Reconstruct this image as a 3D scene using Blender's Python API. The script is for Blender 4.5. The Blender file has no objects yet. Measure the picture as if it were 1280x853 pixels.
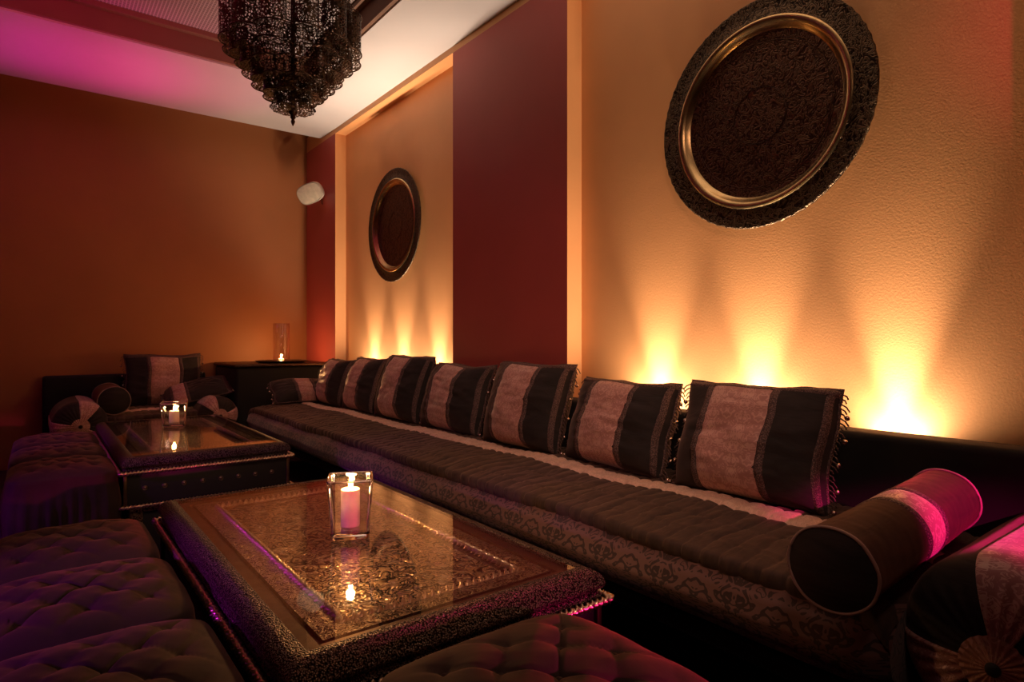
import bpy, math, random
from math import sin, cos, pi, sqrt, exp
from mathutils import Vector, Matrix, Euler, noise as mn
random.seed(7)
scene = bpy.context.scene
COL = scene.collection

# ------------------------------------------------------------------ helpers
def link(o, parent=None):
    COL.objects.link(o)
    if parent is not None: o.parent = parent
    return o

def mesh(name, verts, faces, mat, parent=None, smooth=True, uvs=None):
    me = bpy.data.meshes.new(name)
    me.from_pydata([tuple(v) for v in verts], [], faces)
    if uvs is not None:
        ul = me.uv_layers.new(name='UVMap')
        for p in me.polygons:
            for li in p.loop_indices:
                ul.data[li].uv = uvs[me.loops[li].vertex_index]
    me.update()
    if smooth: me.polygons.foreach_set('use_smooth', [True] * len(me.polygons))
    o = bpy.data.objects.new(name, me)
    if mat: me.materials.append(mat)
    return link(o, parent)

class MB:
    """collects shapes of ONE part"""
    def __init__(s): s.v = []; s.f = []; s.uv = []
    def add(s, v, f, uv=None):
        b = len(s.v); s.v += [tuple(x) for x in v]; s.f += [tuple(i + b for i in q) for q in f]
        s.uv += (uv if uv else [(x[0] + x[2], x[1] + x[2]) for x in v])
        return s
    def box(s, x0, x1, y0, y1, z0, z1, b=0.0):
        if b <= 0:
            v = [(x, y, z) for z in (z0, z1) for y in (y0, y1) for x in (x0, x1)]
            return s.add(v, [(0,2,3,1),(4,5,7,6),(0,1,5,4),(2,6,7,3),(0,4,6,2),(1,3,7,5)])
        # rounded box: stacked rounded rects
        rings = []
        n = 3
        prof = [(b * (1 - sin(a * pi / 2 / n)), z0 + b * (1 - cos(a * pi / 2 / n))) for a in range(n + 1)]
        prof += [(b * (1 - cos(a * pi / 2 / n)), z1 - b * (1 - sin(a * pi / 2 / n))) for a in range(n + 1)]
        for ins, z in prof:
            ring = []
            r = max(b - ins, 0.0001) if b - ins > 0 else 0.0001
            for (cx, cy, a0) in ((x1 - ins - r, y1 - ins - r, 0), (x0 + ins + r, y1 - ins - r, pi/2), (x0 + ins + r, y0 + ins + r, pi), (x1 - ins - r, y0 + ins + r, 3*pi/2)):
                for k in range(n + 1):
                    a = a0 + k * pi / 2 / n
                    ring.append((cx + r * cos(a), cy + r * sin(a), z))
            rings.append(ring)
        m = len(rings[0]); v = [p for r_ in rings for p in r_]; f = []
        for i in range(len(rings) - 1):
            for j in range(m):
                f.append((i*m + j, i*m + (j+1) % m, (i+1)*m + (j+1) % m, (i+1)*m + j))
        f.append(tuple(range(m))[::-1]); f.append(tuple((len(rings)-1)*m + j for j in range(m)))
        return s.add(v, f)
    def grid(s, nu, nv, fn, uvfn=None, closeu=False, closev=False, flip=False):
        v = []; uv = []
        for i in range(nu + 1):
            for j in range(nv + 1):
                v.append(fn(i / nu, j / nv)); uv.append(uvfn(i / nu, j / nv) if uvfn else (i / nu, j / nv))
        f = []
        for i in range(nu):
            for j in range(nv):
                q = (i*(nv+1)+j, (i+1)*(nv+1)+j, (i+1)*(nv+1)+j+1, i*(nv+1)+j+1)
                f.append(q[::-1] if flip else q)
        return s.add(v, f, uv)
    def tube(s, pts, r, n=8, closed=False, twist=None, amp=0.3, strands=2):
        """tube along pts; with twist (turns per metre) it becomes a rope"""
        P = [Vector(p) for p in pts]; m = len(P); v = []; dist = 0
        for i, p in enumerate(P):
            a = P[i-1] if (i > 0 or closed) else p
            b = P[(i+1) % m] if (i < m-1 or closed) else p
            t = (b - a).normalized() if (b - a).length > 1e-9 else Vector((0,0,1))
            up = Vector((0,0,1)) if abs(t.z) < 0.95 else Vector((1,0,0))
            u = t.cross(up).normalized(); w = u.cross(t).normalized()
            if i: dist += (p - P[i-1]).length
            for k in range(n):
                th = 2*pi*k/n
                rr = r if twist is None else r * (1 - amp/2 + amp * cos(strands * (th - 2*pi*twist*dist)))
                v.append(p + (u*cos(th) + w*sin(th)) * rr)
        f = []
        for i in range(m if closed else m-1):
            for k in range(n):
                f.append((i*n+k, i*n+(k+1) % n, ((i+1) % m)*n+(k+1) % n, ((i+1) % m)*n+k))
        if not closed:
            f.append(tuple(range(n))[::-1]); f.append(tuple((m-1)*n+k for k in range(n)))
        return s.add(v, f)
    def lathe(s, prof, n=32, c=(0,0,0), rad=None):
        v = []; m = len(prof)
        for i, (r, z) in enumerate(prof):
            for k in range(n):
                a = 2*pi*k/n; q = rad(a, i, r) if rad else r
                v.append((c[0] + q*cos(a), c[1] + q*sin(a), c[2] + z))
        f = []
        for i in range(m-1):
            for k in range(n):
                f.append((i*n+k, i*n+(k+1) % n, (i+1)*n+(k+1) % n, (i+1)*n+k))
        return s.add(v, f)
    def ball(s, c, r, n=8, sz=1.0):
        return s.lathe([(max(r*sin(pi*i/n), 1e-5), -r*cos(pi*i/n)*sz) for i in range(n+1)], n*2, c)
    def sweep_rect(s, x0, x1, y0, y1, prof):
        """prof = [(outward offset, z)], mitred round the rectangle"""
        v = []; f = []; m = len(prof); uv = []
        cor = [(x0, y0, -1, -1), (x1, y0, 1, -1), (x1, y1, 1, 1), (x0, y1, -1, 1)]
        acc = 0
        for ci in range(4):       # each side has own verts so UVs are clean
            a = cor[ci]; b = cor[(ci+1) % 4]
            for e in (a, b):
                d = 0
                for k, (o, z) in enumerate(prof):
                    if k: d += sqrt((o-prof[k-1][0])**2 + (z-prof[k-1][1])**2)
                    px, py = e[0] + e[2]*o, e[1] + e[3]*o
                    v.append((px, py, z))
                    uv.append(((px if ci % 2 == 0 else py), d))
            for k in range(m-1):
                q = ci*2*m
                f.append((q+k, q+m+k, q+m+k+1, q+k+1))
        return s.add(v, f, uv)
    def build(s, name, mat, parent=None, smooth=True, edge=None):
        o = mesh(name, s.v, s.f, mat, parent, smooth, s.uv)
        if edge: 
            for p in o.data.polygons: p.use_smooth = True
            md = o.modifiers.new('es', 'EDGE_SPLIT'); md.split_angle = math.radians(edge)
        return o

def tag(o, label, cat, group=None, kind=None):
    o['label'] = label; o['category'] = cat
    if group: o['group'] = group
    if kind: o['kind'] = kind
    return o

def empty(name, loc=(0,0,0), rot=(0,0,0)):
    o = bpy.data.objects.new(name, None); o.empty_display_size = .1
    o.location = loc; o.rotation_euler = rot
    return link(o)

def struct(o): o['kind'] = 'structure'; return o

def copy_tree(o, parent=None):
    c = o.copy(); COL.objects.link(c)
    if parent is not None: c.parent = parent
    for ch in list(o.children): copy_tree(ch, c)
    return c

# ------------------------------------------------------------------ materials
def nt(name):
    m = bpy.data.materials.new(name); m.use_nodes = True
    t = m.node_tree; b = t.nodes['Principled BSDF']
    return m, t, b
def N(t, typ, **kw):
    n = t.nodes.new(typ)
    for k, v in kw.items():
        if k.startswith('_'): setattr(n, k[1:], v)
        else: n.inputs[k].default_value = v
    return n
def ramp(t, fac, stops, interp='LINEAR'):
    r = t.nodes.new('ShaderNodeValToRGB'); r.color_ramp.interpolation = interp
    e = r.color_ramp.elements
    while len(e) < len(stops): e.new(0.5)
    for i, (p, c) in enumerate(stops):
        e[i].position = p; e[i].color = (*c, 1) if len(c) == 3 else c
    t.links.new(fac, r.inputs['Fac']); return r.outputs['Color']
def coords(t, kind='Object', scale=(1,1,1)):
    c = t.nodes.new('ShaderNodeTexCoord'); mp = t.nodes.new('ShaderNodeMapping')
    mp.inputs['Scale'].default_value = scale
    t.links.new(c.outputs[kind], mp.inputs['Vector']); return mp.outputs['Vector']
def bump(t, b, h, strength=.3, dist=.01):
    n = N(t, 'ShaderNodeBump', Strength=strength, Distance=dist)
    t.links.new(h, n.inputs['Height']); t.links.new(n.outputs['Normal'], b.inputs['Normal']); return n

def paint(name, col, var=.08, rough=.55, bs=.15):
    m, t, b = nt(name); v = coords(t)
    n1 = N(t, 'ShaderNodeTexNoise', Scale=2.5, Detail=3); t.links.new(v, n1.inputs['Vector'])
    c0 = tuple(x*(1-var) for x in col); c1 = tuple(min(1, x*(1+var)) for x in col)
    t.links.new(ramp(t, n1.outputs['Fac'], [(.3, c0), (.7, c1)]), b.inputs['Base Color'])
    b.inputs['Roughness'].default_value = rough
    n2 = N(t, 'ShaderNodeTexNoise', Scale=140, Detail=3); t.links.new(v, n2.inputs['Vector'])
    bump(t, b, n2.outputs['Fac'], bs, .004)
    return m

def velvet(name, col, sheen=.35, sheencol=(.8,.5,.4), wr=(6, 6, 30), bs=.4):
    m, t, b = nt(name); v = coords(t, 'Object', wr)
    n1 = N(t, 'ShaderNodeTexNoise', Scale=1.2, Detail=4, Distortion=.6); t.links.new(v, n1.inputs['Vector'])
    c0 = tuple(x*.55 for x in col); c1 = tuple(x*1.35 for x in col)
    t.links.new(ramp(t, n1.outputs['Fac'], [(.3, c0), (.7, c1)]), b.inputs['Base Color'])
    b.inputs['Roughness'].default_value = .85
    b.inputs['Sheen Weight'].default_value = sheen
    b.inputs['Sheen Roughness'].default_value = .4
    b.inputs['Sheen Tint'].default_value = (*sheencol, 1)
    bump(t, b, n1.outputs['Fac'], bs, .006)
    return m

def damask_fac(t, period=.13, coordkind='UV'):
    """mirror-symmetric scroll ornament, 0..1"""
    v = coords(t, coordkind, (1/period, .75/period, 1/period))
    sp = t.nodes.new('ShaderNodeSeparateXYZ'); t.links.new(v, sp.inputs[0])
    px = N(t, 'ShaderNodeMath', _operation='PINGPONG'); px.inputs[1].default_value = .5; t.links.new(sp.outputs[0], px.inputs[0])
    fl = N(t, 'ShaderNodeMath', _operation='FRACT'); t.links.new(sp.outputs[1], fl.inputs[0])
    cb = t.nodes.new('ShaderNodeCombineXYZ'); t.links.new(px.outputs[0], cb.inputs[0]); t.links.new(fl.outputs[0], cb.inputs[1])
    n = N(t, 'ShaderNodeTexNoise', Scale=3.6, Detail=1.2, Distortion=2.4); t.links.new(cb.outputs[0], n.inputs['Vector'])
    mu = N(t, 'ShaderNodeMath', _operation='MULTIPLY'); mu.inputs[1].default_value = 26; t.links.new(n.outputs['Fac'], mu.inputs[0])
    si = N(t, 'ShaderNodeMath', _operation='SINE'); t.links.new(mu.outputs[0], si.inputs[0])
    return si.outputs[0]

def damask(name, ground, figure, period=.13, rg=.75, rf=.35, sheen=.2, wr=.15):
    m, t, b = nt(name); s = damask_fac(t, period)
    fac = ramp(t, s, [(.0, (0,0,0)), (.25, (1,1,1))])
    mix = N(t, 'ShaderNodeMix', _data_type='RGBA'); t.links.new(fac, mix.inputs[0])
    mix.inputs[6].default_value = (*ground, 1); mix.inputs[7].default_value = (*figure, 1)
    t.links.new(mix.outputs[2], b.inputs['Base Color'])
    rr = N(t, 'ShaderNodeMapRange'); rr.inputs['To Min'].default_value = rg; rr.inputs['To Max'].default_value = rf
    t.links.new(fac, rr.inputs['Value']); t.links.new(rr.outputs[0], b.inputs['Roughness'])
    b.inputs['Sheen Weight'].default_value = sheen
    bump(t, b, fac, wr, .002)
    return m

def metal(name, col, dark, scale=120, kind='hammer', rough=.35, bs=.8, metallic=1.0):
    m, t, b = nt(name); v = coords(t, 'Object')
    if kind == 'hammer':
        x = N(t, 'ShaderNodeTexVoronoi', Scale=scale, _feature='F1'); t.links.new(v, x.inputs['Vector']); h = x.outputs['Distance']
        st = [(.15, col), (.62, dark)]
        inv = N(t, 'ShaderNodeMath', _operation='SUBTRACT'); inv.inputs[0].default_value = 1; t.links.new(h, inv.inputs[1]); hh = inv.outputs[0]
    elif kind == 'scroll':
        x = N(t, 'ShaderNodeTexNoise', Scale=scale, Detail=1, Distortion=2.5); t.links.new(v, x.inputs['Vector'])
        mu = N(t, 'ShaderNodeMath', _operation='MULTIPLY'); mu.inputs[1].default_value = 22; t.links.new(x.outputs['Fac'], mu.inputs[0])
        si = N(t, 'ShaderNodeMath', _operation='SINE'); t.links.new(mu.outputs[0], si.inputs[0])
        ma = N(t, 'ShaderNodeMapRange'); ma.inputs['From Min'].default_value = -1; t.links.new(si.outputs[0], ma.inputs['Value'])
        h = ma.outputs[0]; hh = h; st = [(.1, dark), (.6, col)]
    else:
        x = N(t, 'ShaderNodeTexNoise', Scale=scale, Detail=4); t.links.new(v, x.inputs['Vector']); h = x.outputs['Fac']; hh = h
        st = [(.35, dark), (.65, col)]
    t.links.new(ramp(t, h, st), b.inputs['Base Color'])
    b.inputs['Metallic'].default_value = metallic; b.inputs['Roughness'].default_value = rough
    bump(t, b, hh, bs, .004)
    return m

def plain(name, col, rough=.5, metallic=0, **kw):
    m, t, b = nt(name); v = coords(t)
    n = N(t, 'ShaderNodeTexNoise', Scale=30, Detail=2); t.links.new(v, n.inputs['Vector'])
    t.links.new(ramp(t, n.outputs['Fac'], [(.3, tuple(x*.85 for x in col)), (.7, tuple(min(1, x*1.1) for x in col))]), b.inputs['Base Color'])
    b.inputs['Roughness'].default_value = rough; b.inputs['Metallic'].default_value = metallic
    for k, x in kw.items(): b.inputs[k].default_value = x
    return m

def sheet_glass(name, tint=(1,1,1), ior=1.5, boost=1.0):
    """thin clear glass: Fresnel mirror over straight-through transmission"""
    m = bpy.data.materials.new(name); m.use_nodes = True; t = m.node_tree; t.nodes.clear()
    out = t.nodes.new('ShaderNodeOutputMaterial'); mix = t.nodes.new('ShaderNodeMixShader')
    geo = t.nodes.new('ShaderNodeNewGeometry'); mr = N(t, 'ShaderNodeMapRange')
    mr.inputs['To Min'].default_value = ior; mr.inputs['To Max'].default_value = 1/ior
    t.links.new(geo.outputs['Backfacing'], mr.inputs['Value'])
    fr = t.nodes.new('ShaderNodeFresnel'); t.links.new(mr.outputs[0], fr.inputs['IOR'])
    tr = N(t, 'ShaderNodeBsdfTransparent', Color=(*tint, 1)); gl = N(t, 'ShaderNodeBsdfGlossy', Color=(1,1,1,1), Roughness=0.012)
    mu = N(t, 'ShaderNodeMath', _operation='MULTIPLY', _use_clamp=True); mu.inputs[1].default_value = boost
    t.links.new(fr.outputs[0], mu.inputs[0])
    t.links.new(mu.outputs[0], mix.inputs[0]); t.links.new(tr.outputs[0], mix.inputs[1]); t.links.new(gl.outputs[0], mix.inputs[2])
    t.links.new(mix.outputs[0], out.inputs['Surface'])
    return m

def emis(name, col, s):
    m = bpy.data.materials.new(name); m.use_nodes = True; t = m.node_tree; t.nodes.clear()
    out = t.nodes.new('ShaderNodeOutputMaterial'); e = N(t, 'ShaderNodeEmission', Color=(*col, 1), Strength=s)
    t.links.new(e.outputs[0], out.inputs['Surface']); return m

M = {}
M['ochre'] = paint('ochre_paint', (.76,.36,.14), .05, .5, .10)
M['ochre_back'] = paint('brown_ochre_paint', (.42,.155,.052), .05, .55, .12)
M['red'] = paint('oxblood_paint', (.50,.085,.072), .05, .5, .15)
M['white'] = paint('white_ceiling_paint', (.66,.62,.62), .02, .6, .04)
M['brownpaint'] = paint('brown_paint', (.22,.11,.07), .1, .6, .1)
M['floor'] = paint('dark_carpet', (.05,.02,.02), .3, .9, .6)
M['darkwall'] = paint('dark_red_paint', (.25,.08,.06), .1, .7, .1)
M['velvet'] = velvet('black_brown_velvet', (.022,.014,.012), .25)
M['velvet_back'] = velvet('black_velvet', (.006,.005,.005), .04, (.6,.4,.35), (4,4,4), .15)
M['pouf'] = velvet('dark_plum_velvet', (.026,.011,.007), .18, (.9,.32,.12), (9,9,9), .25)
M['quilt'] = velvet('brown_quilted_cotton', (.060,.032,.022), .3, (.9,.6,.4), (14,40,14), .5)
M['cushion'] = velvet('cushion_dark_cloth', (.020,.013,.012), .3, (.8,.5,.4), (8,8,22), .6)
M['bolster'] = velvet('bolster_brown_cloth', (.045,.017,.009), .2, (.9,.4,.2), (6,22,22), .5)
M['brocade'] = damask('base_brocade', (.16,.072,.058), (.042,.019,.015), .20, .6, .8, .25)
M['stripe'] = damask('mauve_damask', (.44,.20,.17), (.60,.32,.26), .10, .6, .35, .3)
M['rosestripe'] = damask('rose_damask', (.40,.17,.17), (.62,.36,.32), .11, .6, .3, .3)
M['seatstripe'] = damask('seat_damask', (.62,.38,.27), (.74,.47,.34), .07, .65, .45, .2)
M['braid'] = metal('braid_thread', (.24,.14,.12), (.06,.03,.028), 260, 'hammer', .6, .6, .1)
M['piping'] = plain('pale_piping', (.38,.24,.20), .6)
M['silverbead'] = plain('silver_bead', (.7,.55,.45), .25, 1.0)
M['hammer'] = metal('hammered_white_metal', (.36,.27,.22), (.015,.010,.008), 300, 'hammer', .42, 1.0)
M['emboss'] = metal('embossed_floral_metal', (.75,.52,.32), (.03,.018,.01), 24, 'scroll', .28, 1.0)
M['emboss2'] = metal('embossed_band_metal', (.50,.35,.22), (.04,.025,.016), 45, 'scroll', .36, 1.0)
M['flatmetal'] = metal('flat_aged_metal', (.20,.125,.075), (.12,.075,.045), 25, 'noise', .42, .2)
M['darkmetal'] = metal('dark_aged_metal', (.12,.07,.05), (.05,.03,.02), 60, 'noise', .45, .3)
M['rope'] = plain('rope_metal', (.80,.56,.38), .3, 1.0)
M['blackwood'] = plain('black_lacquered_wood', (.010,.008,.008), .55)
M['stud'] = plain('aged_stud', (.20,.13,.10), .4, 1.0)
M['glass'] = sheet_glass('table_glass', (.97,.98,.97), 1.5, 1.1)
M['thinglass'] = sheet_glass('clear_glass', (.95,.93,.92), 1.5, 1.6)
M['wax'] = plain('candle_wax', (.85,.62,.55), .5, 0, **{'Subsurface Weight': .3, 'Subsurface Scale': .01})
M['flame'] = emis('flame', (1,.55,.18), 90)
M['wick'] = plain('wick', (.02,.015,.01), .9)
M['speaker'] = plain('cream_plastic', (.72,.66,.55), .45)
M['grille'] = plain('cream_grille', (.60,.52,.40), .7)
M['traydark'] = metal('engraved_dark_brass', (.16,.085,.05), (.07,.04,.026), 28, 'scroll', .42, .35)
M['trayrim'] = metal('embossed_dark_brass', (.13,.085,.05), (.03,.02,.014), 30, 'scroll', .45, .5)
M['traylip'] = plain('lip_highlight_brass', (.55,.38,.18), .26, 1.0)  # uplight highlight on the tray lip, put into the colour as brighter brass
m, t, b = nt('thick_glass'); b.inputs['Transmission Weight'].default_value = 1; b.inputs['Roughness'].default_value = .02
b.inputs['Base Color'].default_value = (.97,.96,.95,1); M['thick'] = m

# ceiling grid panel (tiny square holes)
m, t, b = nt('perforated_ceiling_tile'); v = coords(t, 'Object', (55,55,55))
sp = t.nodes.new('ShaderNodeSeparateXYZ'); t.links.new(v, sp.inputs[0])
fs = []
for k in (0, 1):
    pp = N(t, 'ShaderNodeMath', _operation='PINGPONG'); pp.inputs[1].default_value = .5; t.links.new(sp.outputs[k], pp.inputs[0]); fs.append(pp)
mn_ = N(t, 'ShaderNodeMath', _operation='MINIMUM'); t.links.new(fs[0].outputs[0], mn_.inputs[0]); t.links.new(fs[1].outputs[0], mn_.inputs[1])
c = ramp(t, mn_.outputs[0], [(.12, (.52,.46,.46)), (.2, (.18,.13,.14))])
t.links.new(c, b.inputs['Base Color']); b.inputs['Roughness'].default_value = .7; bump(t, b, mn_.outputs[0], .4, .004).invert = True
M['tile'] = m

# pierced metal of the chandelier
m, t, b = nt('pierced_dark_metal'); v = coords(t, 'Object')
vo = N(t, 'ShaderNodeTexVoronoi', Scale=74, Randomness=.65, _feature='DISTANCE_TO_EDGE'); t.links.new(v, vo.inputs['Vector'])
gt = N(t, 'ShaderNodeMath', _operation='LESS_THAN'); gt.inputs[1].default_value = .135; t.links.new(vo.outputs['Distance'], gt.inputs[0])
t.links.new(gt.outputs[0], b.inputs['Alpha'])
b.inputs['Base Color'].default_value = (.08,.05,.03,1); b.inputs['Metallic'].default_value = .9; b.inputs['Roughness'].default_value = .42
M['pierced'] = m
M['chmetal'] = plain('dark_bronze', (.07,.04,.025), .4, .9)

# ------------------------------------------------------------------ camera
CAMZ = .95
cam = bpy.data.cameras.new('camera'); co = bpy.data.objects.new('camera', cam); COL.objects.link(co)
cam.sensor_width = 36; cam.lens = 771/1280*36; cam.clip_start = .02; cam.shift_y = -2.5/1280
co.location = (0,0,CAMZ); co.rotation_euler = (pi/2, 0, -math.radians(37.7)); scene.camera = co

# ------------------------------------------------------------------ room
WX, WP, BY = 2.115, 2.02, 5.77        # niche back, pilaster face, back wall
SZ, CZ = 2.74, 2.90                   # soffit, raised ceiling
NT = 2.70                             # niche head
XL, YF = -3.6, -3.2
def sbox(name, mat, *a): 
    o = MB().box(*a).build(name, mat, None, False); return struct(o)
def pil(name, *a):
    o = sbox(name, M['red'], *a); o.data.materials.append(M['ochre'])
    for p in o.data.polygons:
        if abs(p.normal.y) > .5: p.material_index = 1
    return o
sbox('floor', M['floor'], XL-.1, 2.4, YF-.1, 6.0, -.1, 0)
sbox('ceiling', M['tile'], XL-.1, 2.4, YF-.1, 6.0, CZ, CZ+.1)
w = MB().box(WX, 2.35, -.35, 5.95, 0, CZ); w.build('wall_right', M['ochre'], None, False)
struct(bpy.data.objects['wall_right'])
pil('trim_1', WP, WX, 2.18, 3.205, 0, NT)             # pilaster between the niches
pil('trim_2', WP, WX, 5.073, BY, 0, NT)               # corner pilaster
pil('trim_3', WP, WX, -.35, .30, 0, NT)               # pilaster right of the near niche
sbox('trim_4', M['ochre'], WP, WX, -.35, BY, NT, SZ+.1)          # head band above the niches
sbox('wall_right_front', M['darkwall'], WP, 2.35, YF, -.35, 0, CZ)
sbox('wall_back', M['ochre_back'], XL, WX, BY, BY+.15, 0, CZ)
sbox('wall_left', M['darkwall'], XL-.1, XL, YF, BY+.15, 0, CZ)
sbox('wall_front', M['darkwall'], XL, 2.35, YF-.1, YF, 0, CZ)
# dropped ceiling: slab along the long wall and along the back wall
s = MB().box(1.53, WP-.001, YF, 5.40, SZ, CZ-.001).box(XL, 1.53, 4.34, 5.40, SZ, CZ-.001)
struct(s.build('ceiling_soffit', M['white'], None, False)).name = 'ceiling_soffit'
s = MB()
s.box(XL, 1.53, 4.315, 4.34, SZ+.012, CZ-.03).box(1.505, 1.53, YF, 4.315, SZ+.012, CZ-.03)
struct(s.build('trim_5', M['brownpaint'], None, False))
s = MB().box(XL, 1.505, 4.27, 4.315, CZ-.03, CZ-.001).box(1.46, 1.505, YF, 4.27, CZ-.03, CZ-.001)
struct(s.build('trim_6', M['brownpaint'], None, False))

# ------------------------------------------------------------------ trays on the wall
def tray(loc, label, R=.415):
    root = empty('wall_tray', loc, (0, -pi/2, 0)); tag(root, label, 'tray', 'round brass trays hung on the long wall')
    k = R/.415
    MB().lathe([(.0005,.012),(.10,.012),(.20,.0125),(.285,.012),(.298,.014)], 96).build('engraved_disc', M['traydark'], root)
    MB().lathe([(.298,.014),(.306,.020),(.313,.029),(.321,.037),(.330,.041),(.337,.040),(.341,.036)], 96).build('raised_lip', M['traylip'], root)
    MB().lathe([(.341,.036),(.345,.033),(.385,.034),(.404,.036),(.411,.037),(.415,.034),(.415,.030),(.410,.027),(.34,.026),(.30,.004),(.0005,.003)], 128,
        rad=lambda a, i, r: r*(1+(.004*sin(60*a) if 3 <= i <= 6 else 0))).build('embossed_rim', M['trayrim'], root)
    s = MB()
    for rr in (.262, .270, .10, .104):      # engraved rings
        s.tube([(rr*cos(2*pi*i/96), rr*sin(2*pi*i/96), .0122) for i in range(96)], .0011, 4, True)
    for q in range(16):                      # petals
        a = 2*pi*q/16
        for L0, L1, W in ((.105,.175,.022),(.18,.258,.03)):
            pts = []
            for i in range(20):
                u = 2*pi*i/20; rr = (L0+L1)/2+(L1-L0)/2*cos(u); tt = W*sin(u)
                aa = a + (pi/16 if L0 > .15 else 0)
                pts.append((rr*cos(aa)-tt*sin(aa), rr*sin(aa)+tt*cos(aa), .0122))
            s.tube(pts, .0009, 4, True)
    s.build('engraving', M['darkmetal'], root)
    return root
tray((WX-.003, 1.235, 1.77), 'large round dark brass tray on the orange wall above the two nearest seat cushions')
tray((WX-.003, 4.12, 1.785), 'round dark brass tray on the orange wall of the far niche, beyond the red pilaster')

# ------------------------------------------------------------------ speaker
def speaker():
    root = empty('wall_speaker', (1.955, 5.40, 1.0)); tag(root, 'small cream oval loudspeaker on a bracket in the corner of the red pilaster', 'speaker')
    root.location = (WP, 5.36, 2.235)
    body = MB()
    def sup(a, rx, ry): 
        c, s_ = cos(a), sin(a); return (rx*math.copysign(abs(c)**.7, c), ry*math.copysign(abs(s_)**.7, s_))
    prof = [(.01,-.06),(.55,-.06),(.8,-.05),(.93,-.03),(1,0),(1,.035),(.96,.045)]
    def fn(u, v):
        i = min(int(u*6), 5); f = u*6-i; k = prof[i][0]*(1-f)+prof[i+1][0]*f; z = prof[i][1]*(1-f)+prof[i+1][1]*f
        x, y = sup(2*pi*v, .115*k, .085*k); return (x, y, z)
    b = body.grid(12, 40, fn, flip=True).build('housing', M['speaker'], root)
    g = MB().grid(10, 40, lambda u, v: (*sup(2*pi*v, .108*max(u,.01), .078*max(u,.01)), .045+.014*(1-u*u)), ).build('grille', M['grille'], root)
    zz = Vector((-.62,-.70,-.35)).normalized(); xr = Vector((0,0,1)).cross(zz).normalized(); up = zz.cross(xr)
    xa = xr*cos(.38)+up*sin(.38); ya = zz.cross(xa)
    mt = Matrix.Translation((-.115, -.03, -.01)) @ Matrix((xa, ya, zz)).transposed().to_4x4()
    b.matrix_local = mt; g.matrix_local = mt
    MB().tube([(-.10,0,.0),(-.05,.01,.005),(-.012,.01,.01)], .009, 8).box(-.012,0,-.02,.04,-.03,.05,.003).build('bracket', M['speaker'], root)
    MB().tube([(-.01,.0,-.03),(-.008,.0,-.07),(-.003,.0,-.09)], .003, 6).build('cable', M['blackwood'], root)
speaker()

# ------------------------------------------------------------------ chandelier
def chandelier(cx, cy):
    root = empty('pierced_chandelier', (cx, cy, CZ)); 
    tag(root, 'dark pierced metal tiered chandelier hanging from the raised ceiling', 'chandelier')
    def Z(z): return z - CZ
    tiers = [(12,.262,.056,2.295,2.47,.3),(12,.222,.052,2.245,2.30,.1),(10,.180,.052,2.190,2.25,.55),(9,.142,.046,2.135,2.195,.2),(7,.098,.040,2.085,2.14,.4),
             (12,.222,.052,2.468,2.56,.1),(10,.180,.052,2.558,2.65,.55),(9,.142,.046,2.648,2.72,.2)]
    for ti, (n, R, r, z0, z1, ph) in enumerate(tiers):
        R0 = tiers[ti+1][1] if ti < 4 else .085
        for k in range(n):
            a = 2*pi*(k+ph)/n + .25
            cx_, cy_ = R*cos(a), R*sin(a); hw = 1.9
            MB().grid(14, 4, lambda u, v: (cx_+r*cos(a-hw+2*hw*u), cy_+r*sin(a-hw+2*hw*u), Z(z0+(z1-z0)*v))).build('pierced_tube', M['pierced'], root)
        def rim(t_, g=1.0):
            q = (t_*n - ph) % 1; d = abs(q-round(q))*2
            return R + r*sqrt(max(0, 1-d*d*.75))*g
        if ti < 5:      # pierced plate closing the tier from below
            MB().grid(n*8, 2, lambda u, v: ((R0+(rim(u)-R0)*v)*cos(2*pi*u+.25), (R0+(rim(u)-R0)*v)*sin(2*pi*u+.25), Z(z0))).build('tier_plate', M['pierced'], root)
        for zz in ((z0, z1) if ti in (0, 5, 6, 7) else (z0,)):
            MB().tube([(rim(k/(n*10), 1.02)*cos(2*pi*k/(n*10)+.25), rim(k/(n*10), 1.02)*sin(2*pi*k/(n*10)+.25), Z(zz)) for k in range(n*10)], .0032, 5, True).build('scalloped_rim', M['chmetal'], root)
    MB().tube([(0,0,Z(2.03)),(0,0,Z(2.86))], .011, 8).build('stem', M['chmetal'], root)
    MB().lathe([(.085, Z(2.16)),(.085, Z(2.05)),(.098, Z(2.04)),(.100, Z(2.028)),(.07, Z(2.02)),(.02, Z(2.015))], 36,
        rad=lambda a, i, r: r*(1+.05*sin(12*a)) if i in (2,3,4) else r).build('pierced_core', M['pierced'], root)
    MB().lathe([(.002,Z(1.952)),(.006,Z(1.96)),(.010,Z(1.972)),(.006,Z(1.982)),(.013,Z(1.99)),(.009,Z(2.0)),(.018,Z(2.01)),(.022,Z(2.02)),(.008,Z(2.03)),(.006,Z(2.08))], 16).build('finial', M['chmetal'], root)
    MB().lathe([(.10, Z(2.895)),(.09,Z(2.87)),(.03,Z(2.85)),(.02,Z(2.80)),(.10,Z(2.79)),(.001,Z(2.785))], 24).build('ceiling_rose', M['chmetal'], root)
    return root
chandelier(.958, 2.923)

# ------------------------------------------------------------------ fabric seat builder
def seat_section(s, depth, h, edge=.055):
    """cross-section of mattress, s in 0..1 : 0 = under the front edge, 1 = back. returns (x from front, z)"""
    L1 = .14
    if s < L1:
        a = (s/L1)*pi*.62; # round front
        return (edge*.9 - edge*.9*sin(a + .25)*1.0, edge*(-cos(a+.25)) )
    a = pi*.62+.25
    x0 = edge*.9 - edge*.9*sin(a); z0 = -edge*cos(a)
    q = (s-L1)/(1-L1)
    return (x0 + (depth-x0)*q, z0 + (edge-z0)*min(1, q*9)*.9 + 0*q)

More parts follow.
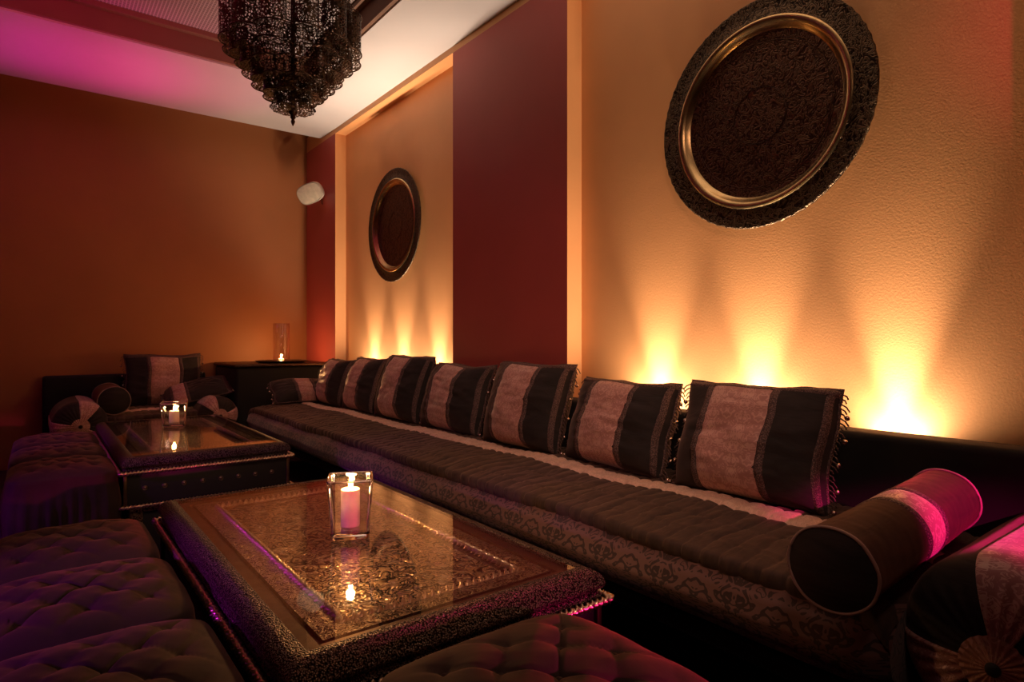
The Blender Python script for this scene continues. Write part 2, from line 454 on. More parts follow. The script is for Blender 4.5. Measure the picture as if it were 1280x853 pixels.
def quilt_disp(x, y, q):
    """q along the front-back direction, y along the length"""
    wob = .018*mn.noise(Vector((x*6, y*2.2, 3.1))) + .008*mn.noise(Vector((x*25, y*6, 1)))
    p = ((y + wob)/.052) % 1; d = -(abs(p-.5)*2)**5*.0068
    d2 = 0
    for xx in (.07, .19, .31, .44):
        d2 += -.0045*exp(-((x-xx+.012*mn.noise(Vector((y*3, xx*9, 0))))/.006)**2)
    return d + d2 + .006*mn.noise(Vector((x*16, y*22, 5))) + .012*mn.noise(Vector((x*3, y*2.5, 8)))

def mattress(length, depth, zt, ny, nx=64, hgt=.10):
    """local: x=0 front → depth, y 0..length ; top at zt"""
    edge = .03
    def base(u, v):
        y = u*length; x, z = seat_section(v, depth, hgt, edge)
        return x, y, zt - edge + z
    def fn(u, v):
        x, y, z = base(u, v)
        endd = min(y, length-y); z -= .045*exp(-endd/.03)
        d = quilt_disp(x, y, v)
        wav = .012*mn.noise(Vector((y*1.7, 0, 4)))
        if v < .2: return (x + wav - d*1.2 - .01, y, z + d*.5)
        return (x + wav*max(0, 1-x*4), y, z + d + .010*sin(pi*min(1, x/depth)))
    return fn

def place_fn(fn, M4): return lambda u, v: tuple(M4 @ Vector(fn(u, v)))

def make_sofa(name, label, length, depth, y0, M4, stripe_x, sw, back_off, ny, seatlen=None, seat0=.35, zt=.46, cut=0.0):
    """local frame: x = front to back, y along; M4 maps it to the world"""
    root = empty(name, M4 @ Vector((0, 0, 0))); tag(root, label, 'sofa')
    inv = Matrix.Translation(root.location).inverted() @ M4
    L = seatlen
    T = inv @ Matrix.Translation((0, seat0, 0))
    flip = T.to_3x3().determinant() < 0
    fn = place_fn(mattress(L, depth, zt, ny), T)
    MB().grid(ny, 70, fn, lambda u, v: (u*L, v*depth), flip=not flip).build('quilted_seat', M['quilt'], root)
    # damask stripe lying on the seat
    f2 = mattress(L, depth, zt, ny)
    def vs(x): return .14 + (x)/(depth)*(1-.14)
    def sf(u, v):
        y = u*L; xx = stripe_x + (v-.5)*sw + .010*mn.noise(Vector((y*2.2, 0, 9))) + .003*mn.noise(Vector((y*5, v*2, 2)))
        x, yy, z = f2(u*.985+.0075, vs(xx)); 
        return tuple(T @ Vector((x, yy, z + .006 + (0 if .02 < v < .98 else -.006))))
    MB().grid(ny, 10, sf, lambda u, v: (u*L, v*sw), flip=not flip).build('seat_stripe', M['seatstripe'], root)
    # bulging brocade base
    def bf(u, v):
        y = u*L; a = v
        bx = [(.045,zt-.030),(.010,zt-.040),(-.030,zt-.070),(-.048,zt-.11),(-.035,zt-.150),(.01,zt-.185),(.07,zt-.205),(depth,zt-.222)]
        k = v*7; i = min(int(k), 6); f = k-i; f = f
        x = bx[i][0]*(1-f)+bx[i+1][0]*f; z = bx[i][1]*(1-f)+bx[i+1][1]*f
        if v < .8: x += .012*mn.noise(Vector((y*3, z*8, 2))); 
        e = min(y, L-y); x += .05*exp(-e/.03) if v < .8 else 0
        return tuple(T @ Vector((x, y, z)))
    mb = MB().grid(max(40, ny//3), 42, bf, lambda u, v: (u*L, v*.42), flip=not flip)
    for uu in (0, 1):
        ring = [bf(uu, k/42) for k in range(43)] + [tuple(T @ Vector((depth, uu*L, zt-.03)))]
        mb.add(ring, [tuple(range(44))], [(p[0], p[2]) for p in ring])
    mb.build('brocade_base', M['brocade'], root)
    s = MB()
    def bx(mb, x0, x1, ya, yb, z0, z1, b=.01):
        q = MB().box(x0, x1, ya, yb, z0, z1, b); q.v = [tuple(inv @ Vector(p)) for p in q.v]
        if flip: q.f = [f_[::-1] for f_ in q.f]
        mb.add(q.v, q.f)
    bx(s, .06, depth+back_off, 0, length, zt-.27, zt-.222); s.build('frame', M['blackwood'], root)
    s = MB(); bx(s, depth-.02, depth+back_off, 0, length, zt-.222, .677, .02); s.build('backrest', M['velvet_back'], root)
    n = max(2, int(length/1.2)+1)
    for i in range(n):
        for xx in (.10, depth-.02):
            y = .06 + (length-.2)*i/(n-1); s = MB(); bx(s, xx, xx+.07, y, y+.07, 0, zt-.268, .006); s.build('leg', M['blackwood'], root)
    return root

# long sofa: x front at 1.25, runs y .14 → 4.9
A = Matrix.Translation((1.26, .12, 0))
make_sofa('long_sofa', 'long dark quilted sofa with brocade base running under the orange wall', 4.72, .66, 0, A, .355, .085, .10, 900, 4.34, .36)
# back sofa: front faces -Y at y 4.93, runs x .05 → 1.15   (local x → world +Y, local y → world +X)
Bm = Matrix(((0,1,0,.04),(1,0,0,5.00),(0,0,1,0),(0,0,0,1)))
make_sofa('short_sofa', 'short dark quilted sofa against the back wall behind the far table', 1.08, .62, 0, Bm, .20, .07, .12, 150, 1.0, .04, .43)

# ------------------------------------------------------------------ corner block table with candle
root = empty('corner_table', (1.60, 5.39, 0)); tag(root, 'dark cloth covered square table in the corner holding a tall glass candle', 'side table')
MB().box(-.38, .40, -.34, .36, .0, .73, .03).build('draped_body', M['velvet_back'], root)
MB().box(-.39, .41, -.35, .37, .728, .752, .008).build('table_top', M['darkmetal'], root)
root = empty('round_tray', (1.64, 5.30, .7525)); tag(root, 'shallow dark tray under the tall glass on the corner table', 'tray')
MB().lathe([(.0005,0),(.17,0),(.20,.010),(.21,.018),(.205,.018),(.168,.006),(.0005,.006)], 40).build('tray_dish', M['darkmetal'], root)

# ------------------------------------------------------------------ cushions
def make_cushion(W=.50, H=.47, T=.085, seed=0, sx=0.0, label='', loc=(0,0,0), rot=(0,0,0), stripe='stripe', sw=.20):
    """local: x across, z up (base at z=0), front faces -y"""
    root = empty('throw_cushion', loc, rot); tag(root, label, 'cushion')
    def surf(u, v, side, off=0.0):
        a, b = u*2-1, v*2-1
        e = max(0, (1-abs(a)**2.6))*max(0, (1-abs(b)**2.6))
        th = T*e**.42
        pin = 1 - .05*(1-abs(b)**2)*abs(a)**3; pinz = 1 - .05*(1-abs(a)**2)*abs(b)**3
        x = a*W/2*pin; z = H/2 + b*H/2*pinz
        nz = mn.noise(Vector((a*2.0+seed*7, b*2.0, seed)))*.016 + mn.noise(Vector((a*2.4+seed*3, b*7+a*1.5, seed+4)))*.007 + (1-abs(mn.noise(Vector((a*1.8+seed, b*4.5-a, seed+9)))))**8*.006
        th += nz*e
        sag = .018*(1-v)*(1-abs(a)**2)
        x += .014*mn.noise(Vector((0, b*1.3, seed+2))); z += .014*mn.noise(Vector((a*1.2, 0, seed+5)))*(.3+.7*v)
        return Vector((x, (-1 if side else 1)*(th + sag*e + off), z))
    mb = MB()
    mb.grid(44, 44, lambda u, v: surf(u, v, True)).grid(44, 44, lambda u, v: surf(u, v, False), flip=True)
    mb.build('cover', M['cushion'], root)
    def strip(x0, x1, name, mat, off, nv=44, nu=14, per=1):
        def f(u, v):
            uu = x0 + (x1-x0)*u; e = .5
            p = surf(uu, v, True, off if 0 < u < 1 else -.001); return p
        return MB().grid(nu, nv, f, lambda u, v: ((x0+(x1-x0)*u)*W, v*H+seed*.37)).build(name, mat, root)
    c = .5 + sx; w = sw/W/2
    strip(c-w, c+w, 'damask_stripe', M[stripe], .004)
    strip(c-w-.045, c-w+.004, 'braid', M['braid'], .0055, nu=4)
    strip(c+w-.004, c+w+.045, 'braid', M['braid'], .0055, nu=4)
    MB().grid(44, 4, lambda u, v: surf(u, .93+.062*v, True, .006 if 0 < v < 1 else 0)).build('top_braid', M['braid'], root)
    strip(.945, .985, 'side_braid', M['braid'], .0032, nu=4)
    # edge cord all round
    pts = []
    for (u0, v0, u1, v1) in ((0,0,1,0),(1,0,1,1),(1,1,0,1),(0,1,0,0)):
        for k in range(22): pts.append(surf(u0+(u1-u0)*k/22, v0+(v1-v0)*k/22, True))
    MB().tube(pts, .006, 6, True, 18, .35).build('edge_cord', M['braid'], root)
    # fringe of beads and threads down both sides
    for sd in (0, 1):
        s = MB()
        for k in range(26):
            v = .03+.94*k/25; p = surf(sd, v, True); dx = (1 if sd else -1)
            ln = .014+.016*random.random()
            q = p + Vector((dx*ln, random.uniform(-.006,.006), -ln*.8)); 
            s.tube([p, (p+q)/2+Vector((dx*.004,0,.002)), q], .0022, 4)
            if k % 5 == 2: 
                q2 = q + Vector((dx*.002, 0, -.010)); MB().ball(q2, .0075, 5).build('bead', M['silverbead'], root)
        s.build('fringe', M['braid'], root)
    return root

cg = [ # y centre, x of base, width, height, lean, yaw, seed, stripe shift, label
 (1.050, 1.70, .49, .360, .30, .06, 1, -.05, 'nearest upright striped cushion on the long sofa, below the large tray'),
 (1.620, 1.72, .49, .345, .34, -.02, 2, -.03, 'upright striped cushion second nearest on the long sofa, at the edge of the orange niche'),
 (2.170, 1.71, .50, .395, .30, .04, 3, -.03, 'upright striped cushion on the long sofa before the near edge of the red pilaster'),
 (2.780, 1.72, .54, .370, .32, .02, 4, -.03, 'upright striped cushion on the long sofa against the middle of the red pilaster'),
 (3.350, 1.71, .50, .402, .30, .05, 5, -.03, 'upright striped cushion on the long sofa at the far edge of the red pilaster'),
 (3.910, 1.72, .48, .378, .32, .0, 6, -.05, 'upright striped cushion second from the far end of the row, magenta lit stripe'),
 (4.430, 1.72, .48, .352, .32, .0, 7, -.03, 'farthest upright striped cushion of the row on the long sofa, beside the corner table')]
for (y, x, W_, H_, lean, yaw, sd, sx, lb) in cg:
    r = make_cushion(W_, H_, .098, sd, sx, lb, (x, y, .462), (0,0,0))
    # face -X, lean back towards the wall
    r.rotation_euler = (Matrix.Rotation(-pi/2+yaw, 3, 'Z') @ Matrix.Rotation(-lean, 3, 'X')).to_euler()
    r['group'] = 'upright cushions along the long sofa'
# back sofa cushions
r = make_cushion(.53, .40, .075, 11, .0, 'upright square cushion with a wide brocade stripe on the short sofa', (.80, 5.47, .435), (0,0,0)); r.rotation_euler = (-.16, 0, .0)
r = make_cushion(.46, .34, .06, 12, -.26, 'flat tipped cushion at the right end of the short sofa', (.98, 5.12, .49), (0,0,0), sw=.09); r.rotation_euler = (-1.25, -.22, -.15)
r = make_cushion(.46, .26, .06, 13, 0, 'small reclining cushion on the far end of the long sofa before the corner table', (1.62, 4.60, .480), (0,0,0), sw=.11); r.rotation_euler = (-1.0, 0, -.05)

# ------------------------------------------------------------------ bolsters
def piped_bolster(loc, rot, L, R, label, stripe=None, seed=0):
    root = empty('bolster_cushion', loc, rot); tag(root, label, 'bolster')
    def rr(a, x): return R*(1 + .035*mn.noise(Vector((cos(a)*1.5, sin(a)*1.5, x*5+seed))) + .012*mn.noise(Vector((cos(a)*2, sin(a)*2, x*60+seed))))
    def fn(u, v):
        a = 2*pi*v; x = u*L; 
        return (x, rr(a, x)*cos(a), rr(a, x)*sin(a)*.97)
    MB().grid(90, 60, fn, lambda u, v: (u*L, v*2*pi*R)).build('cover', M['bolster'], root)
    for x0, sg in ((0, -1), (L, 1)):
        MB().grid(10, 60, lambda u, v: (x0 + sg*.022*(1-u*u), max(u,.005)*rr(2*pi*v, x0)*cos(2*pi*v), max(u,.005)*rr(2*pi*v, x0)*sin(2*pi*v)*.97), flip=(sg < 0)).build('end_cap', M['velvet'], root)
        MB().tube([(x0, (rr(2*pi*k/60, x0)+.002)*cos(2*pi*k/60), (rr(2*pi*k/60, x0)+.002)*sin(2*pi*k/60)*.97) for k in range(60)], .0032, 6, True).build('piping', M['piping'], root)
    if stripe:
        def band(x0, x1, nm, mat, off, nu=10):
            MB().grid(nu, 60, lambda u, v: (x0+(x1-x0)*u, (rr(2*pi*v, x0+(x1-x0)*u)+(off if 0 < u < 1 else 0))*cos(2*pi*v), (rr(2*pi*v, x0+(x1-x0)*u)+(off if 0 < u < 1 else 0))*sin(2*pi*v)*.97),
                lambda u, v: (x0+(x1-x0)*u, v*2*pi*R)).build(nm, mat, root)
        band(stripe[0], stripe[1], 'damask_band', M['rosestripe'], .002)
        band(stripe[0]-.022, stripe[0]+.001, 'braid', M['braid'], .003, 4); band(stripe[1]-.001, stripe[1]+.022, 'braid', M['braid'], .003, 4)
    return root
piped_bolster((1.14, .53, .532), (0, -.02, .05), .66, .077, 'piped bolster with a bright pink brocade band at the near end of the long sofa', (.29, .385), 1)
piped_bolster((.43, 5.02, .525), (0, 0, pi/2), .50, .096, 'plain dark round bolster with pale piping on the short sofa', None, 5)

def arm_bolster(loc, rot, L, R, label, a0=0.0):
    """big roll along local +x, gathered end at x=0 facing -x with a rosette"""
    root = empty('armrest_bolster', loc, rot); tag(root, label, 'bolster')
    def surf(s_, a, off=0):
        # s_ 0..1 : rosette -> shoulder -> barrel -> far shoulder
        if s_ < .30: q = s_/.30; rad = R*(.10+.90*sin(q*pi/2)**.75); x = -.0 + .085*(1-cos(q*pi/2)) ; pl = (1-q)
        elif s_ > .9: q = (s_-.9)/.1; rad = R*cos(q*pi/2*.98)**.6; x = .085+(L-.15) + .06*q; pl = 0
        else: q = (s_-.3)/.6; rad = R; x = .085+(L-.15)*q; pl = 0
        rad *= 1 + .02*mn.noise(Vector((cos(a)*1.2, sin(a)*1.2, x*4)))
        x += .0025*pl*sin(30*a)*min(1, s_*20)
        return Vector((x - off*(1 if s_ < .2 else 0), (rad+off)*cos(a), (rad+off)*sin(a)))
    MB().grid(80, 144, lambda u, v: surf(u, 2*pi*v), lambda u, v: (u*L, v*2*pi*R)).build('cover', M['velvet'], root)
    for k in range(3):
        ac = a0 + 2*pi*k/3; hw = .40
        MB().grid(80, 30, lambda u, v: surf(.01+.9*u, ac-hw+2*hw*v, .003 if 0 < v < 1 else -.001), lambda u, v: (u*L*1.1, (v*2*hw)*R)).build('damask_stripe', M['rosestripe'], root)
    MB().grid(10, 96, lambda u, v: (-.012-.010*(1-u)+.003*sin(24*2*pi*v)*u, .052*(.05+.95*u)*cos(2*pi*v), .052*(.05+.95*u)*sin(2*pi*v)), lambda u, v: (v*.3, u*.05), flip=True).build('rosette', M['stripe'], root)
    MB().ball((-.020, 0, 0), .012, 8).build('button', M['velvet'], root)
    return root
arm_bolster((1.29, .325, .395), (0,0,0), .66, .168, 'fat armrest roll with pink lit brocade stripe at the near end of the long sofa', pi/2+.12)
arm_bolster((.235, 4.93, .375), (0,0,pi/2), .62, .160, 'fat gathered armrest roll with rosette at the left end of the short sofa', math.radians(110))
arm_bolster((1.075, 4.90, .385), (0,0,pi/2), .58, .138, 'fat gathered armrest roll beside the long sofa, at the right end of the short sofa', math.radians(60))

# ------------------------------------------------------------------ tables
def make_table(x0, x1, y0, y1, zt, label, seed=0):
    root = empty('coffee_table', ((x0+x1)/2, (y0+y1)/2, 0)); tag(root, label, 'table', 'low embossed metal tables')
    hx, hy = (x1-x0)/2, (y1-y0)/2
    def R_(mb_prof, name, mat, edge=None): 
        return MB().sweep_rect(-hx, hx, -hy, hy, mb_prof).build(name, mat, root, True, edge or 40)
    def Zt(z): return zt+z
    # pillow moulding
    pf = [(-.046, Zt(-.004)), (-.044, Zt(.001))]
    for k in range(9):
        a = pi/2*k/8*1.15; pf.append((-.040+.040*sin(a), Zt(-.030+.032*cos(a))))
    pf += [(-.006, Zt(-.042)), (-.012, Zt(-.044)), (-.012, Zt(-.050)), (-.004, Zt(-.054)), (-.004, Zt(-.058))]
    R_(pf, 'hammered_moulding', M['hammer'])
    def loop(o, z, step=.004):
        c = [(-hx-o, -hy-o), (hx+o, -hy-o), (hx+o, hy+o), (-hx-o, hy+o)]; pts = []
        for i in range(4):
            a, b = Vector(c[i]), Vector(c[(i+1) % 4]); n = int((b-a).length/step)
            for k in range(n): p = a+(b-a)*k/n; pts.append((p.x, p.y, z))
        return pts
    MB().tube(loop(.008, Zt(-.063)), .0095, 8, True, 34, .5).build('rope_trim', M['rope'], root)
    MB().tube(loop(.005, Zt(-.205)), .0085, 8, True, 34, .5).build('rope_trim', M['rope'], root)
    # bands seen through the glass
    R_([(-.046, Zt(-.010)), (-.074, Zt(-.010))], 'outer_band', M['flatmetal'])
    R_([(-.074, Zt(-.010)), (-.076, Zt(-.017)), (-.083, Zt(-.017)), (-.085, Zt(-.010))], 'groove', M['darkmetal'])
    pf = [(-.085, Zt(-.010))] + [(-.085-.045*k/8, Zt(-.011+.0035*sin(pi*k/8))) for k in range(1, 8)] + [(-.130, Zt(-.011))]
    R_(pf, 'embossed_band', M['emboss2'])
    MB().tube(loop(-.138, Zt(-.0150), .003), .0105, 8, True, 30, .8).build('inner_rope', M['rope'], root)
    R_([(-.130, Zt(-.011)), (-.131, Zt(-.017)), (-.146, Zt(-.017)), (-.158, Zt(-.020))], 'inner_slope', M['flatmetal'])
    ix, iy = hx-.158, hy-.158
    MB().grid(30, 50, lambda u, v: (-ix+2*ix*u, -iy+2*iy*v, Zt(-.020))).build('embossed_panel', M['emboss'], root)
    MB().box(-hx+.044, hx-.044, -hy+.044, hy-.044, Zt(-.0045), Zt(.0), 0).build('glass_top', M['glass'], root, False)
    # apron
    MB().box(-hx+.015, hx-.015, -hy+.015, hy-.015, Zt(-.205), Zt(-.060), .004).build('apron', M['blackwood'], root)
    for sx in (-1, 1):
        for sy in (-1, 1):
            s = MB().box(sx*(hx-.012)-.007, sx*(hx-.012)+.007, sy*(hy-.012)-.007, sy*(hy-.012)+.007, Zt(-.20), Zt(-.066), .002); s.build('corner_strip', M['flatmetal'], root)
    for k in range(8):      # stud bosses on the short sides
        xx = -hx+.085+(2*hx-.17)*k/7
        for sy in ((-1,) ):
            st = MB()
            st.lathe([(.0004,.004),(.003,.0036),(.0045,.0015),(.008,.001),(.009,.0018),(.0105,0)], 14)
            st.v = [(a+xx, -hy+.0152-c_, b_+Zt(-.135)) for a, b_, c_ in st.v]
            st.build('stud', M['stud'], root)
    for k in range(12):
        yy = -hy+.085+(2*hy-.17)*k/11
        st = MB(); st.lathe([(.0004,.004),(.003,.0036),(.0045,.0015),(.008,.001),(.009,.0018),(.0105,0)], 14)
        st.v = [(hx-.0152+c_, a+yy, b_+Zt(-.135)) for a, b_, c_ in st.v]
        st.build('stud', M['stud'], root)
    # carved plinth with balusters
    MB().box(-hx+.03, hx-.03, -hy+.03, hy-.03, Zt(-.24), Zt(-.212), .004).build('carved_rail', M['emboss2'], root)
    s = MB().box(-hx+.05, hx-.05, -hy+.05, hy-.05, .03, Zt(-.24), .004); s.build('plinth', M['blackwood'], root)
    for sx in (-1, 1):
        for sy in (-1, 1):
            MB().box(sx*(hx-.055)-.025, sx*(hx-.055)+.025, sy*(hy-.055)-.025, sy*(hy-.055)+.025, 0, Zt(-.24), .008).build('leg', M['emboss2'], root)
    return root
make_table(.30, .98, .936, 2.18, .45, 'nearer low table with glass over embossed metal, lit purple along its left edge')
make_table(.285, .98, 3.02, 4.46, .45, 'farther low table with studded black apron behind the nearer table')

# ------------------------------------------------------------------ candles
def make_flame(root, x, y, z, h=.022):
    MB().lathe([(.0003,0),(h*.18,h*.12),(h*.24,h*.3),(h*.2,h*.55),(h*.1,h*.82),(.0003,h)], 12, (x,y,z)).build('flame', M['flame'], root)
def votive(loc, rz, H, W, label, ch, cr):
    root = empty('candle_holder', loc, (0,0,rz)); tag(root, label, 'candle holder', 'square glass candle holders on the tables')
    w0, w1 = W*.41, W*.5; t_ = W*.06; bz = H*.17
    def ring(w, z, r=.22):
        pts = []
        for (cx, cy, a0) in ((1,1,0),(-1,1,pi/2),(-1,-1,pi),(1,-1,3*pi/2)):
            for k in range(4):
                a = a0+k*pi/6; q = w*(1-r); pts.append((cx*q+w*r*cos(a), cy*q+w*r*sin(a), z))
        return pts
    def stack(rs, cap0=True, cap1=True):
        v = [p for r_ in rs for p in r_]; n = 16; f = []
        for i in range(len(rs)-1):
            for k in range(n): f.append((i*n+k, i*n+(k+1) % n, (i+1)*n+(k+1) % n, (i+1)*n+k))
        if cap0: f.append(tuple(range(n))[::-1])
        if cap1: f.append(tuple((len(rs)-1)*n+k for k in range(n)))
        return MB().add(v, f)
    stack([ring(w0*.94,.001), ring(w0,.006), ring(w0+.001,bz*.55), ring(w0*.97,bz*.62), ring(w0*.8,bz*.7)]).build('thick_base', M['thick'], root, True, edge=50)
    zb = bz*.72
    stack([ring(w0*.99,zb), ring(w1,H-.002), ring(w1-t_*.3,H), ring(w1-t_,H-.002), ring(w0-t_,zb+.004), ]).build('glass_wall', M['thinglass'], root, True, edge=50)
    for sx in (-1, 1):
        for sy in (-1, 1):
            a, b_ = w0-t_*.5, w1-t_*.5
            MB().tube([(sx*a*.97, sy*a*.97, zb+.001), (sx*b_*.97, sy*b_*.97, H-.003)], t_*.42, 8).build('corner_edge', M['thick'], root)
    MB().tube([(p[0], p[1], H-.001) for p in ring(w1-t_*.5, 0, .18)], t_*.45, 8, True).build('rim', M['thick'], root)
    return root, zb+.006
def candle(loc, h, r, label):
    root = empty('pillar_candle', loc); tag(root, label, 'candle')
    MB().lathe([(.0005,0),(r*.97,0),(r,.003),(r,h-.003),(r*.93,h),(r*.7,h-.002),(r*.4,h-.004),(.0005,h-.005)], 32).build('wax_body', M['wax'], root)
    MB().tube([(0,0,h-.006),(.0005,0,h+.002),(.0015,0,h+.006)], .0009, 5).build('wick', M['wick'], root)
    make_flame(root, .001, 0, h+.003, .024 if h > .03 else .018)
    return root
def plight(name, loc, e, col, r=.008):
    l = bpy.data.lights.new(name, 'POINT'); l.energy = e; l.color = col; l.shadow_soft_size = r
    o = bpy.data.objects.new(name, l); COL.objects.link(o); o.location = loc; return o
FC = (1,.50,.17)
# near candle: base at px(430,665), table z .45
nx_, ny_ = .635, 1.495
r, zb = votive((nx_, ny_, .4505), -.42, .148, .114, 'clear square glass candle holder on the nearer table', 0, 0)
candle((nx_, ny_, .4505+zb), .094, .0235, 'pink white pillar candle burning inside the glass on the nearer table')
plight('candle_light_near', (nx_, ny_, .4505+zb+.122), 4, FC, .01)
fx_, fy_ = .63, 3.98
r, zb = votive((fx_, fy_, .4505), -.22, .135, .142, 'clear square glass candle holder on the farther table', 0, 0)
candle((fx_, fy_, .4505+zb), .066, .026, 'short candle glowing inside the glass on the farther table')
plight('candle_light_far', (fx_, fy_, .4505+zb+.092), 1.6, FC, .01)
root = empty('glass_cylinder', (1.64, 5.30, .760)); tag(root, 'tall clear glass cylinder around a tealight on the corner table', 'hurricane glass')
MB().lathe([(.0005,0),(.064,0),(.066,.004),(.066,.32),(.0645,.322),(.063,.32),(.063,.008),(.0005,.008)], 40).build('glass_body', M['thinglass'], root, True, 50)
root = empty('tealight', (1.64, 5.30, .7685)); tag(root, 'small burning tealight inside the tall glass cylinder', 'candle')
MB().lathe([(.0005,0),(.020,0),(.021,.002),(.021,.016),(.020,.016),(.0195,.013),(.0005,.012)], 24).build('wax_cup', M['wax'], root)
make_flame(root, 0, 0, .014, .022)
plight('tealight_light', (1.64, 5.30, .815), 6, FC, .01)

# ------------------------------------------------------------------ poufs
def pouf_mesh(sx, sy, h, bn, seed):
    """returns body MB and button positions. local origin at base centre"""
    hx, hy = sx/2, sy/2; B = []; TF = .84
    for i in range(bn):
        for j in range(bn):
            B.append(((-1+ (2*i+1)/bn)*hx*TF, (-1+(2*j+1)/bn)*hy*TF))
    for i in range(bn-1):
        for j in range(bn-1):
            B.append(((-1+(2*i+2)/bn)*hx*TF, (-1+(2*j+2)/bn)*hy*TF))
    def top(x, y):
        e = max(0, 1-abs(x/hx)**3.5)*max(0, 1-abs(y/hy)**3.5)
        z = .058*e**.6
        d1 = min(sqrt((x-bx_)**2+(y-by_)**2) for bx_, by_ in B)
        z -= .013*exp(-(d1/.030)**1.3)
        # diagonal creases
        p = bn*(x/(sx*TF)+.5)-.5; q = bn*(y/(sy*TF)+.5)-.5
        c1 = abs(((p+q) % 1)-.5)*2; c2 = abs(((p-q) % 1)-.5)*2
        z -= (.0045*max(0,(c1-.80)/.2)**1.6 + .0045*max(0,(c2-.80)/.2)**1.6)*max(0, min(1, (e-.25)*2.5))
        z += .004*mn.noise(Vector((x*12, y*12, seed)))
        return z
    K = 46; NA = 120
    def fn(u, v):
        a = 2*pi*v + pi/4; c, s_ = cos(a), sin(a); n_ = 7
        k = 1/((abs(c)**n_+abs(s_)**n_)**(1/n_))
        ux, uy = c*k, s_*k
        if u < .6:
            q = u/.6*.955; x, y = ux*hx*q, uy*hy*q; return (x, y, h-.045+top(x, y))
        if u < .72:
            t_ = (u-.6)/.12*pi/2; q = .955+.045*sin(t_); x, y = ux*hx*q, uy*hy*q
            z = h-.045+top(ux*hx*.955, uy*hy*.955)-.022*(1-cos(t_)); return (x, y, z)
        t_ = (u-.72)/.28; bul = .018*sin(pi*min(1, t_)) + .003*sin(2*pi*v*36)*sin(pi*t_) + .006*mn.noise(Vector((ux*3, uy*3, t_*3+seed)))
        z0 = h-.045+top(ux*hx*.955, uy*hy*.955)-.022
        x, y = ux*(hx+bul-.012*t_), uy*(hy+bul-.012*t_); return (x, y, z0*(1-t_)+.07*t_)
    return MB().grid(K, NA, fn), [(x, y, h-.045+top(x, y)) for x, y in B]
def make_pouf(sx, sy, h, loc, label, rz=0, bn=3, seed=0):
    root = empty('tufted_pouf', loc, (0,0,rz)); tag(root, label, 'pouf')
    mb, bt = pouf_mesh(sx, sy, h, bn, seed); mb.build('cushion_body', M['pouf'], root)
    for p in bt: MB().ball((p[0], p[1], p[2]+.002), .009, 6, .5).build('button', M['pouf'], root)
    MB().box(-sx/2+.02, sx/2-.02, -sy/2+.02, sy/2-.02, .055, .085, .006).build('base_board', M['blackwood'], root)
    for a in (-1, 1):
        for b_ in (-1, 1): MB().box(a*(sx/2-.06)-.02, a*(sx/2-.06)+.02, b_*(sy/2-.06)-.02, b_*(sy/2-.06)+.02, 0, .058, .003).build('foot', M['blackwood'], root)
    return root
pf0 = make_pouf(.37, .42, .43, (.075, 1.985, 0), 'dark tufted pouf beside the far left corner of the nearer table', 0, 3, 1)
def cp(src, loc, lb, rz=0):
    c = copy_tree(src); c.location = loc; c.rotation_euler = (0,0,rz); c['label'] = lb; return c
cp(pf0, (.08, 1.57, 0), 'dark tufted pouf in the middle of the three at the left of the nearer table', pi)
cp(pf0, (.085, 1.15, 0), 'dark tufted pouf nearest the camera in the left column by the nearer table')
cp(pf0, (.09, 3.22, 0), 'dark tufted pouf at the near left corner of the farther table')
cp(pf0, (.09, 3.66, 0), 'dark tufted pouf in the middle of the three beside the farther table', pi)
cp(pf0, (.09, 4.10, 0), 'dark tufted pouf farthest away beside the farther table, before the armrest roll')
for o in list(scene.objects):
    if o.name.startswith('tufted_pouf'): o['group'] = 'tufted poufs around the low tables'
q = make_pouf(.42, .44, .462, (.60, .665, 0), 'reddish brown tufted pouf at the near end of the nearer table', 0, 3, 4)
q['group'] = 'tufted poufs around the low tables'

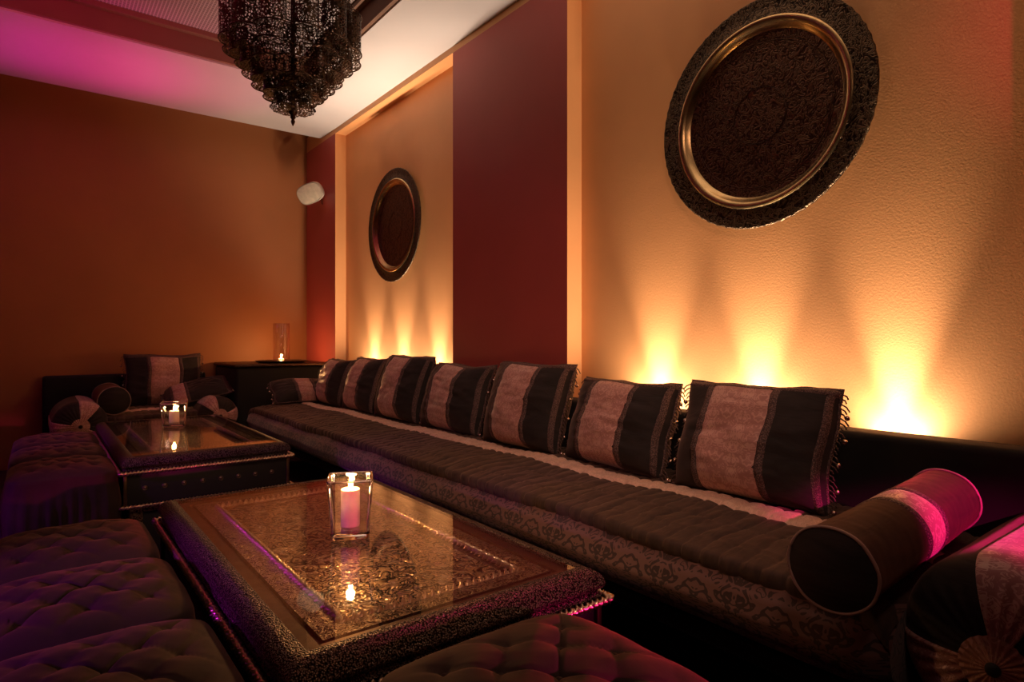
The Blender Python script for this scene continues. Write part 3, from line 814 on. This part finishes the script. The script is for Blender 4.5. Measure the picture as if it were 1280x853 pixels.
# ------------------------------------------------------------------ lights
def spot(name, loc, target, e, col, ang, blend, r):
    l = bpy.data.lights.new(name, 'SPOT'); l.energy = e; l.color = col; l.spot_size = math.radians(ang); l.spot_blend = blend; l.shadow_soft_size = r
    o = bpy.data.objects.new(name, l); COL.objects.link(o); o.location = loc
    o.rotation_euler = (Vector(target)-Vector(loc)).to_track_quat('-Z', 'Y').to_euler(); return o
WARM = (1,.76,.55)
for i, y in enumerate((.78, 1.24, 1.695, 3.52, 4.02, 4.50)):
    spot('uplight', (2.062, y, .585), (2.04, y, 2.0), 26 if y < 1 else 42, WARM, 156, 1, .022)
    spot('uplight_beam', (2.062, y, .56), (2.070, y, 2.0), 105, WARM, 42, 1, .02)
def area(name, loc, target, e, col, sx, sy):
    l = bpy.data.lights.new(name, 'AREA'); l.shape = 'RECTANGLE'; l.size = sx; l.size_y = sy; l.energy = e; l.color = col
    o = bpy.data.objects.new(name, l); COL.objects.link(o); o.location = loc
    o.rotation_euler = (Vector(target)-Vector(loc)).to_track_quat('-Z', 'Y').to_euler(); return o
spot('pink_spot', (1.07, -1.7, 1.80), (1.60, .22, .575), 640, (1,.015,.26), 13.5, .6, .02)
spot('pink_table_spot', (1.32, -1.9, .88), (.72, .93, .435), 340, (1,.02,.26), 12, .8, .03)
spot('pink_wall_spot', (1.07, -1.7, 1.80), (2.40, -.12, 1.85), 150, (1,.02,.22), 36, .5, .03)
for y in (1.5, 2.6, 3.9):
    spot('purple_spot', (-1.8, y, 1.05), (-.2, y+.05, .34), 100 if y < 3 else 45, (.60,.02,.9), 31, .8, .03)
spot('warm_room_fill', (.3, -.2, 2.55), (1.5, 2.2, .4), 95, (1,.58,.42), 62, 1, .25)
for x, e, c in ((-1.7, 62, (.20,.01,1)), (-1.0, 20, (.42,.01,.7)), (-.35, 18, (.8,.01,.5)), (.3, 44, (1,.01,.36)), (.85, 34, (1,.03,.25))):
    spot('soffit_wash', (x, 4.80, 1.15), (x, 4.80, 2.74), e, c, 54, 1, .06)  # added lamps in mid-air, no fixtures, to colour the soffit
spot('magenta_tile_wash', (-.5, 1.6, 1.2), (.0, 3.3, 2.9), 190, (1,.05,.20), 56, 1, .1)
wd = bpy.data.worlds.new('world'); scene.world = wd; wd.use_nodes = True
wd.node_tree.nodes['Background'].inputs[0].default_value = (.5,.3,.25,1); wd.node_tree.nodes['Background'].inputs[1].default_value = .02
scene.cycles.transparent_max_bounces = 40
scene.cycles.max_bounces = 10
scene.cycles.sample_clamp_indirect = 4
vs = scene.view_settings; scene.display_settings.display_device = 'sRGB'
vs.view_transform = 'Standard'; vs.look = 'None'; vs.gamma = 1; vs.exposure = 0; vs.use_curve_mapping = False
